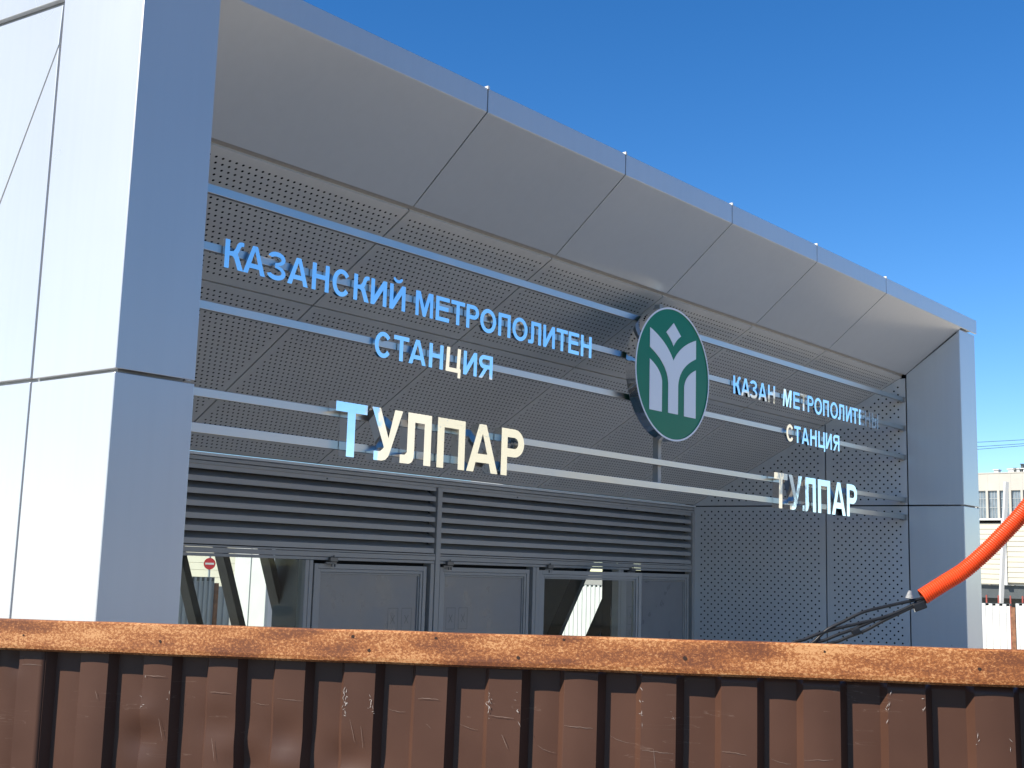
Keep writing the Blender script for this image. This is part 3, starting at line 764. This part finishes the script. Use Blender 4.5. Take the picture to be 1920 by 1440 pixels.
for si, (ka, kb) in enumerate(SHEETS):
    ts = []
    for kq in range(ka, kb):
        for u in (0, .012, .08, .15, .22, .29, .36, .428, .44, .48, .525, .537, .60, .66, .725, .79, .85, .903, .915, .957):
            ts.append((kq + u) * PITCH)
    for u in (0, .012, .1, .22, .34, .428): ts.append((kb + u) * PITCH)
    zsamp = [GZ + .02 + (1.2) * i/6 for i in range(6)] + [1.0 + (0.735) * i/46 for i in range(47)]
    lap = .0012 * (si % 2)
    mb = MB(); nt_, nz = len(ts), len(zsamp)
    wav = random.Random(3)
    ph = [wav.uniform(0, 6) for _ in range(4)]
    for z in zsamp:
        for t in ts:
            o = profile(t + 1e-7)
            for (dt, dz, rt, rz, d) in DENTS:
                e = ((t-dt)/rt)**2 + ((z-dz)/rz)**2
                if e < 9: o += d * math.exp(-e)
            zz = min(z, zrail(t) - .032)
            tt = t + .0022*math.sin(z*5 + ph[0] + t*3)
            mb.v.append(tuple(fp(tt, zz, o + lap + .0011*math.sin(z*7 + t*9 + ph[1]))))
    for j in range(nz-1):
        for i in range(nt_-1):
            a = j*nt_ + i; mb.f.append((a, a+1, a+1+nt_, a+nt_))
    o = mb.build('fence_sheet', BROWN, FEN, fix=False, smooth=True)
    o.data.set_sharp_from_angle(angle=R(28))
    sol = o.modifiers.new('gauge', 'SOLIDIFY'); sol.thickness = .0008; sol.offset = -1 if True else 1
# rusty box rail along the top, 60 x 22 mm, in front of the ridges
ta, tb = -2.19, 4.39
mb = MB(); nseg = 60; rw = random.Random(5)
for i in range(nseg+1):
    t = ta + (tb-ta)*i/nseg; z = zrail(t) + rw.uniform(-.0006, .0006)
    c = .003
    for (o, dz) in ((.0012+.022-c, 0), (.0012+.022, -c), (.0012+.022, -.060+.011), (.0012+.0205, -.060+.004), (.0012+.016, -.060), (.0014, -.060), (.0014, 0)):
        mb.v.append(tuple(fp(t, z+dz, o)))
for i in range(nseg):
    for q in range(7):
        a = i*7+q; b = i*7+(q+1) % 7; mb.f.append((a, b, b+7, a+7))
mb.f.append((0,1,2,3,4,5,6)); mb.f.append(tuple(nseg*7+q for q in (6,5,4,3,2,1,0)))
mb.build('top_rail', RUST, FEN)
# drilled holes and knocks in the rail
for (t, dz, r) in [(.318, -.033, .0032), (.708, -.012, .0030), (.741, -.036, .0030), (.868, -.010, .0028), (1.022, -.040, .0034), (1.104, -.006, .0022), (1.317, -.031, .0036), (1.795, -.032, .0030), (.02, -.03, .002), (1.55, -.012, .002)]:
    c = fp(t, zrail(t)+dz, .0012+.0226)
    pts = []
    for q in range(10):
        a = 2*math.pi*q/10; rr_ = r * rw.uniform(.75, 1.2)
        pts.append(c + FD*rr_*math.cos(a) + Vector((0, 0, rr_*math.sin(a))))
    MB().prism(pts, -FN*.001).build('bolt_hole', HOLE, FEN)
# scratches and chipped coating, thin real flakes on the sheets
sc_ = MB(); rs = random.Random(21)
def flake(t, z, lt, lz, wdt):
    o = profile(t) + .0012*0 + .0022
    a = fp(t, z, o); b = fp(t+lt, z+lz, profile(t)+.0022)
    d = (b-a)
    if d.length < 1e-5: return
    n_ = d.normalized().cross(FN)*wdt*.5
    sc_.add([a, (a+b)/2 + n_, b, (a+b)/2 - n_], [(0, 1, 2, 3)])
def cluster(t, z, n, st, sz):
    for _ in range(n):
        flake(t + rs.gauss(0, st), z + rs.gauss(0, sz), rs.uniform(-.006, .006), rs.uniform(-.010, .010), rs.uniform(.0004, .0013))
ln_ = MB()
def line(t0, z0, t1, z1, wdt, bow=0.0):
    n = 9; P = []
    for i in range(n+1):
        f = i/n; t = t0 + (t1-t0)*f
        P.append((fp(t, z0 + (z1-z0)*f + bow*math.sin(math.pi*f) + rs.gauss(0, .00035), profile(t) + .0024), wdt*(.35 + .65*math.sin(math.pi*min(.97, max(.03, f)))) * rs.uniform(.6, 1.3)))
    for (p, w0), (q, w1) in zip(P, P[1:]):
        u_ = Vector((0, 0, 1)) if abs(z1-z0) < abs(t1-t0) else FD
        ln_.add([p - u_*w0/2, q - u_*w1/2, q + u_*w1/2, p + u_*w0/2], [(0, 1, 2, 3)])
for kq, zc, nn in [(5, 1.652, 22), (7, 1.660, 14), (9, 1.668, 9), (12, 1.69, 6), (2, 1.63, 5), (13, 1.66, 4)]:
    cluster(kq*PITCH + .003, zc, nn, .0016, .013)
    cluster(kq*PITCH + .054, zc, nn//2, .0022, .011)
for kq, zc in [(0, 1.688), (2, 1.680), (3, 1.655), (4, 1.650), (6, 1.664), (7, 1.642), (8, 1.632), (9, 1.598), (10, 1.604), (11, 1.598), (12, 1.592)]:
    line(kq*PITCH + rs.uniform(.002, .008), zc, kq*PITCH + rs.uniform(.045, .060), zc + rs.uniform(-.004, .004), rs.uniform(.0006, .0011), rs.uniform(-.002, .002))
for kq, z0, z1 in [(5, 1.62, 1.58), (5, 1.61, 1.57), (7, 1.61, 1.585), (2, 1.60, 1.56), (9, 1.60, 1.54), (1, 1.645, 1.63), (6, 1.62, 1.612), (3, 1.57, 1.53)]:
    t = kq*PITCH + rs.uniform(.012, .045); line(t, z0, t + rs.uniform(.004, .014), z1, rs.uniform(.0005, .0010), .001)
for kq in (3.62, 5.6, 6.6, 7.65, 8.6, 10.62):
    zc = rs.uniform(1.585, 1.645); line(kq*PITCH, zc, (kq + .24)*PITCH, zc - rs.uniform(.002, .012), .0006, -.002)
l2 = ln_.build('paint_scuff', SCUFF, FEN, fix=False); l2['kind'] = 'stuff'
so_ = sc_.build('paint_scratch', CHIP, FEN, fix=False); so_['kind'] = 'stuff'

# ------------------------------------------------------------------ orange conduit with black cables
def smooth_path(P, n=8):
    P = [Vector(p) for p in P]; out = []
    for i in range(len(P)-1):
        p0, p1, p2, p3 = P[max(i-1, 0)], P[i], P[i+1], P[min(i+2, len(P)-1)]
        for q in range(n):
            t = q/n
            out.append(.5*((2*p1) + (-p0+p2)*t + (2*p0-5*p1+4*p2-p3)*t*t + (-p0+3*p1-3*p2+p3)*t**3))
    out.append(P[-1]); return out
path = smooth_path([(.277,-2.064,1.844),(.326,-2.135,1.901),(.368,-2.194,1.949),(.414,-2.266,2.026),(.459,-2.339,2.117),(.485,-2.384,2.177),(.539,-2.48,2.318),(.60,-2.595,2.503),(.66,-2.72,2.72),(.71,-2.84,2.98),(.78,-3.02,3.36)], 40)
# resample by length so that the rings are even
L = [0]
for i in range(1, len(path)): L.append(L[-1] + (path[i]-path[i-1]).length)
step = .0029; npts = int(L[-1]/step); pts = []; j = 0
for i in range(npts+1):
    d = i*step
    while j < len(L)-2 and L[j+1] < d: j += 1
    f = (d-L[j])/max(1e-9, L[j+1]-L[j]); pts.append(path[j].lerp(path[j+1], f))
radii = [.0292 + (.0022 if (i % 3) else -.0028) for i in range(len(pts))]
CON = empty('orange_conduit', tuple(pts[0]))
tag(CON, 'orange corrugated conduit swinging in from the right edge', 'conduit')
MB().tube(pts, .03, 24, radii=radii, caps=False).build('corrugated_pipe', ORANGE, CON, smooth=False)
t0 = (pts[1]-pts[0]).normalized()
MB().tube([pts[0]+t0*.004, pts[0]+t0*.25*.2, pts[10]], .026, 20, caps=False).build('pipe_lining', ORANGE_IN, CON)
CABS = [[(.36,-2.19,1.93),(.294,-2.084,1.848),(.281,-2.068,1.84),(.253,-2.031,1.828),(.192,-1.955,1.804),(.138,-1.886,1.779),(.096,-1.829,1.743),(.062,-1.781,1.712),(.039,-1.746,1.673),(.0,-1.697,1.60),(-.05,-1.63,1.35),(-.07,-1.60,.6),(-.08,-1.6,GZ+.01)],
        [(.36,-2.19,1.925),(.295,-2.084,1.84),(.282,-2.067,1.836),(.248,-2.02,1.803),(.203,-1.959,1.769),(.151,-1.893,1.744),(.068,-1.787,1.708),(.014,-1.717,1.674),(-.036,-1.65,1.62),(-.09,-1.59,1.35),(-.11,-1.56,.6),(-.12,-1.56,GZ+.01)],
        [(.36,-2.185,1.92),(.296,-2.083,1.836),(.278,-2.06,1.827),(.213,-1.972,1.774),(.172,-1.919,1.751),(.132,-1.865,1.72),(.067,-1.778,1.675),(.008,-1.697,1.61),(-.04,-1.64,1.3),(-.04,-1.64,.6),(-.04,-1.64,GZ+.01)],
        [(.36,-2.18,1.915),(.296,-2.083,1.832),(.278,-2.06,1.821),(.197,-1.948,1.752),(.155,-1.891,1.712),(.1,-1.817,1.672),(.049,-1.745,1.61),(.01,-1.69,1.3),(.0,-1.68,.6),(.0,-1.68,GZ+.01)]]
labs = ['uppermost black cable arching out of the orange conduit', 'second black cable from the top leaving the conduit', 'third black cable with small joint leaving the conduit', 'lowest black cable hanging from the conduit end']
for lab, pth in zip(labs, CABS):
    c = MB().tube(smooth_path(pth, 8), .0062, 10).build('black_cable', BLACKRUB, smooth=True)
    tag(c, lab, 'cable', 'black cables hanging out of the orange conduit')
js = MB().bar((.140,-1.873,1.713), (.121,-1.85,1.700), .02, .022).build('cable_joint', BLACKRUB, bevel=.003)
tag(js, 'small black joint box on the cables below the conduit', 'cable joint')
CL = empty('cable_clamp', (.278, -2.055, 1.81))
tag(CL, 'dark cable clamp with grey ribbed cone at the conduit mouth', 'clamp')
MB().bar((.290,-2.071,1.818), (.262,-2.035,1.800), .026, .030).build('clamp_body', BLACKRUB, CL, bevel=.004)
cone = []; rad = []
for i in range(13):
    f = i/12; cone.append(Vector((.247,-2.027,1.838)).lerp(Vector((.243,-2.030,1.866)), f)); rad.append(.0150*(1-.72*f) + (.0018 if i % 2 else -.0018))
MB().tube(cone, .01, 14, radii=rad).build('ribbed_cone', PORCELAIN, CL)
MB().bar((.274,-2.052,1.800), (.262,-2.037,1.792), .014, .014).build('clamp_bolt', PORCELAIN, CL)
pole = MB().tube([(.80,-3.10,GZ-.3), (.80,-3.10,3.6)], .05, 14, radii=[.052, .044]).build('timber_pole', WOOD, smooth=True)
tag(pole, 'weathered timber pole carrying the orange conduit', 'pole')

# ------------------------------------------------------------------ background
def corrugated(name, p0, p1, z0, z1, material, parent, pitch=.13, depth=.02):
    p0 = Vector((*p0, 0)); p1 = Vector((*p1, 0)); d = (p1-p0); Ln = d.length; d.normalize(); n = Vector((d.y, -d.x, 0))
    mb = MB(); pts = []
    kk = int(Ln/pitch)
    for i in range(kk):
        for u, o in ((0, 0), (.42, 0), (.5, -depth), (.92, -depth)):
            pts.append(p0 + d*(i+u)*Ln/kk + n*o)
    pts.append(p1)
    for p in pts: mb.v += [(p.x, p.y, z0), (p.x, p.y, z1)]
    for i in range(len(pts)-1): mb.f.append((2*i, 2*i+2, 2*i+3, 2*i+1))
    o = mb.build(name, material, parent, fix=False)
    s_ = o.modifiers.new('gauge', 'SOLIDIFY'); s_.thickness = .002
    return o

WF = empty('site_fence', (21.5, 6, GZ)); tag(WF, 'white profiled sheet fence with rusty posts far right behind the pavilion', 'fence')
yy = [-4.2, -2.0, .2, 2.4, 4.66, 5.9, 8.1, 10.3, 12.5, 14.7, 16.9, 19.1]
for i in range(len(yy)-1):
    zt = 1.47 + (.05 if i % 2 else -.02) + (.0 if i < 4 else .05)
    corrugated('fence_sheet', (21.6, yy[i+1]-.06), (21.6, yy[i]+.06), GZ, zt, WHITE, WF)
    MB().box((21.62, yy[i]+.05, zt-.04), (21.66, yy[i+1]-.05, zt+.012)).build('fence_rail', DARKMETAL, WF)
for y in yy:
    MB().box((21.60, y-.045, GZ), (21.68, y+.045, 1.44)).build('fence_post', RUSTPOST, WF)

GF = empty('grey_fence', (6.5, 12, GZ)); tag(GF, 'grey profiled sheet fence seen through the left window', 'fence')
corrugated('fence_sheet', (4.2, 12), (7.30, 12), GZ, 1.655, GREYSHEET, GF, pitch=.09)
corrugated('fence_sheet', (7.385, 12), (7.62, 12), GZ, 1.52, GREYSHEET, GF, pitch=.08)
MB().box((7.31, 11.98, GZ), (7.375, 12.05, 1.57)).build('fence_post', RUSTPOST, GF)
MB().box((4.2, 12.005, 1.60), (7.30, 12.04, 1.66)).build('fence_rail', DARKMETAL, GF)

WW = empty('white_kiosk', (10.5, 13.3, GZ)); tag(WW, 'plain white rendered kiosk wall seen through the left window', 'kiosk')
MB().box((9.0, 12.87, GZ), (12.0, 13.77, 3.0)).build('wall', WHITE, WW, bevel=.01)
MB().box((8.9, 12.78, 3.001), (12.1, 13.86, 3.12)).build('roof', GREYSHEET, WW)
MB().box((8.985, 13.30, GZ+.1), (8.9985, 13.31, 2.95)).build('wall_joint', GREYSHEET, WW)

NE = empty('no_entry_sign', (24.7, 36.2, GZ)); tag(NE, 'round red no entry sign on pole seen through the left window', 'sign')
vd = Vector((24.7+4.33, 36.2+3.93, 0)).normalized(); vr = Vector((vd.y, -vd.x, 0)); c0 = Vector((24.7, 36.2, 1.81))
ring_ = [c0 + vr*.225*math.cos(2*math.pi*q/40) + Vector((0, 0, .225*math.sin(2*math.pi*q/40))) for q in range(40)]
MB().prism(ring_, vd*.01).build('sign_face', RED, NE)
MB().prism([c0 - vd*.004 + vr*x + Vector((0, 0, z)) for x, z in ((-.165,-.035),(.165,-.035),(.165,.035),(-.165,.035))], vd*.003).build('white_bar', WHITE, NE)
MB().tube([c0 + vd*.06 + Vector((0, 0, -2.06)), c0 + vd*.06 + Vector((0, 0, .3))], .045, 12).build('pole', GREYSHEET, NE)

def plank_wall(root, x, y0, y1, z0, z1, ph, thick=.05):
    n = max(1, round((z1-z0)/ph)); ph = (z1-z0)/n
    for i in range(n):
        a = z0 + i*ph
        MB().prism([(x, y0, a), (x-.014, y0, a+.006), (x-.004, y0, a+ph-.012), (x+.02, y0, a+ph-.003), (x+thick, y0, a+ph-.003), (x+thick, y0, a)], (0, y1-y0, 0)).build('plank', CREAM2, root)
SB = empty('sided_building', (33, 52, GZ)); tag(SB, 'cream building with horizontal siding glimpsed behind the red sign', 'building')
plank_wall(SB, 32, 43, 62, GZ, 6.0, .34)
MB().box((32.06, 43.02, GZ), (40, 61.98, 5.98)).build('wall', CREAM2, SB)
MB().box((31.6, 42.6, 6.01), (40.4, 62.4, 6.2)).build('roof', GREYSHEET, SB)
MB().box((31.93, 49.4, 2.6), (31.98, 50.6, 4.1)).build('window', WINDOWG, SB)

SC = empty('site_cabin', (38.5, 9, GZ)); tag(SC, 'white plank sided cabin raised on dark beams right of the pavilion', 'cabin')
plank_wall(SC, 37.0, 10.02, 13.0, 1.90, 3.86, .165)
plank_wall(SC, 36.95, 4.5, 9.86, 1.96, 3.97, .165)
MB().box((36.90, 9.87, 1.88), (37.05, 10.01, 3.98)).build('corner_post', WHITE, SC)
MB().box((37.06, 4.5, 1.88), (41, 13, 3.9)).build('wall', CREAM2, SC)
MB().box((36.9, 4.4, 3.99), (41.2, 13.1, 4.05)).build('roof', WHITE, SC)
MB().box((37.2, 4.4, 1.45), (37.4, 13.1, 1.87)).build('beam', DARKMETAL, SC)
MB().box((40.6, 4.4, GZ), (40.9, 13.1, 1.86)).build('back_wall', DARKMETAL, SC)
for y in (4.7, 8.0, 12.8): MB().box((37.2, y, GZ), (37.4, y+.2, 1.445)).build('leg', DARKMETAL, SC)
LP = MB().bar((34.50, 9.0, 5.05), (35.05, 9.58, GZ), .11, .11).build('leaning_post', WHITE); tag(LP, 'white leaning post in front of the plank sided cabin', 'post')
RR = empty('rod_railing', (30, 6, GZ)); tag(RR, 'rusty red rod railing behind the white fence', 'railing')
for i in range(26):
    y = 3.0 + i*.32
    MB().box((30.0, y, GZ), (30.03, y+.035, 1.60)).build('rod', REDROD, RR)
for z in (.3,): MB().box((30.035, 2.9, z), (30.06, 11.3, z+.04)).build('rail', REDROD, RR)

FB = empty('apartment_block', (145, 45, GZ)); tag(FB, 'distant cream apartment block with tall windows and rooftop vents', 'building')
FX = 138.0
WINS = []
ypos = [46.35, 45.05, 43.75, 42.45, 41.15, 39.85, 47.65, 48.95]
MB().box((FX+.4, 34, GZ), (FX+16, 60, 14.3)).build('core', CREAM, FB)
# facade built as piers and bands so that the windows sit in real openings
ww = 1.04
ys = sorted(ypos); e = [34.0]
for y in ys: e += [y - ww/2, y + ww/2]
e.append(60.0)
rows = [(9.0, 12.48), (4.6, 8.0), (.6, 3.6)]
for i in range(0, len(e), 2):
    MB().box((FX, e[i], GZ), (FX+.399, e[i+1], 14.42)).build('pier', CREAM, FB)
zb_ = [(GZ, .6), (3.6, 4.6), (8.0, 9.0), (12.48, 14.42)]
for y in ys:
    for a, b in zb_: MB().box((FX+.012, y-ww/2+.001, a), (FX+.399, y+ww/2-.001, b)).build('spandrel', CREAM, FB)
    for a, b in rows:
        wnd = MB().box((FX+.30, y-ww/2+.001, a+.001), (FX+.36, y+ww/2-.001, b-.001)).build('window', WINDOWG, FB)
        fr = MB()
        for q in (-.5, -.17, .17, .5): fr.box((FX+.25, y+q*(ww-.08)-.025, a+.002), (FX+.2995, y+q*(ww-.08)+.025, b-.002))
        for z in (a+.04, a+(b-a)*.45, a+(b-a)*.74, b-.05): fr.box((FX+.24, y-ww/2+.002, z-.03), (FX+.2995, y+ww/2-.002, z+.03))
        fr.build('frame', GREYSHEET, wnd)
MB().box((FX-.05, 33.9, 14.43), (FX+16, 60.1, 14.55)).build('parapet', CREAM, FB)
for (y, wd, ht, mt) in [(44.9, .5, .35, WHITE), (43.2, .7, .38, WHITE), (42.75, .3, .45, DARKMETAL), (42.45, .35, .4, WHITE), (42.0, .25, .9, DARKMETAL), (41.55, .9, .4, WHITE), (41.2, .5, .65, DARKMETAL)]:
    v_ = MB(); v_.box((FX+1, y-wd/2, 14.551), (FX+1.8, y+wd/2, 14.551+ht)); v_.box((FX+.85, y-wd*.65, 14.552+ht), (FX+1.95, y+wd*.65, 14.552+ht+.1))
    v_.build('roof_vent', mt, FB)

for i, (z, lab) in enumerate(((10.03, 'highest of three thin wires crossing the sky right of the pavilion'), (9.79, 'middle one of three thin wires crossing the sky'), (9.66, 'lowest of three thin wires crossing the sky'))):
    a = Vector((66.9, 19.9, z)); d = Vector((1.56, -1.88, .20 + .03*i))
    pts_ = [a + d*s + Vector((0, 0, .004*s*s)) for s in range(-9, 10)]
    wr = MB().tube(pts_, .013, 6).build('power_line', BLACKRUB); tag(wr, lab, 'wire', 'thin wires in the sky')

# invented unseen buildings behind the camera, added to be mirrored in the polished letters
AC = empty('invented_office', (33.5, -24, GZ)); tag(AC, 'invented cream office building, unseen, added to be mirrored in the letters', 'building')
A0 = Vector((27.6, -29.3, 0)); A1 = Vector((39.2, -18.05, 0)); ad_ = (A1-A0).normalized(); an = Vector((ad_.y, -ad_.x, 0))
if an.dot(Vector((-4, -4, 0)) - A0) < 0: an = -an
MB().prism([A0+Vector((0,0,GZ)), A1+Vector((0,0,GZ)), A1-an*9+Vector((0,0,GZ)), A0-an*9+Vector((0,0,GZ))], (0, 0, 9.0)).build('wall', CREAM2, AC)
MB().prism([A0+an*.2-ad_*.2+Vector((0,0,8.76)), A1+an*.2+ad_*.2+Vector((0,0,8.76)), A1-an*9.2+ad_*.2+Vector((0,0,8.76)), A0-an*9.2-ad_*.2+Vector((0,0,8.76))], (0, 0, .25)).build('roof', GREYSHEET, AC)
for q in (13.2, 15.8):
    for zz in (1.0, 4.6):
        c = A0 + ad_*q + an*.03
        wv = MB().prism([c + ad_*x + Vector((0, 0, zz+z)) for x, z in ((-.7, 0), (.7, 0), (.7, 1.6), (-.7, 1.6))], -an*.02).build('window', WINDOWG, AC)

GR = empty('invented_garages', (20, -33, GZ)); tag(GR, 'invented pale garage row, unseen, added to be mirrored in the first big letter', 'garage')
B0 = Vector((10.5, -37.5, 0)); B1 = Vector((26.8, -30.9, 0)); bd = (B1-B0).normalized(); bn = Vector((-bd.y, bd.x, 0))
MB().prism([B0+Vector((0,0,GZ)), B1+Vector((0,0,GZ)), B1-bn*6+Vector((0,0,GZ)), B0-bn*6+Vector((0,0,GZ))], (0, 0, 6.9)).build('wall', GREYSHEET, GR)
MB().prism([B0+bn*.1+Vector((0,0,6.66)), B1+bn*.1+Vector((0,0,6.66)), B1-bn*6.1+Vector((0,0,6.66)), B0-bn*6.1+Vector((0,0,6.66))], (0, 0, .3)).build('roof', WHITE, GR)
for q in range(5):
    c = B0 + bd*(1.6 + q*3.3) + bn*.03
    MB().prism([c + Vector((0, 0, GZ+.05)), c + bd*2.5 + Vector((0, 0, GZ+.05)), c + bd*2.5 + Vector((0, 0, 2.4)), c + Vector((0, 0, 2.4))], -bn*.02).build('garage_door', WHITE, GR)
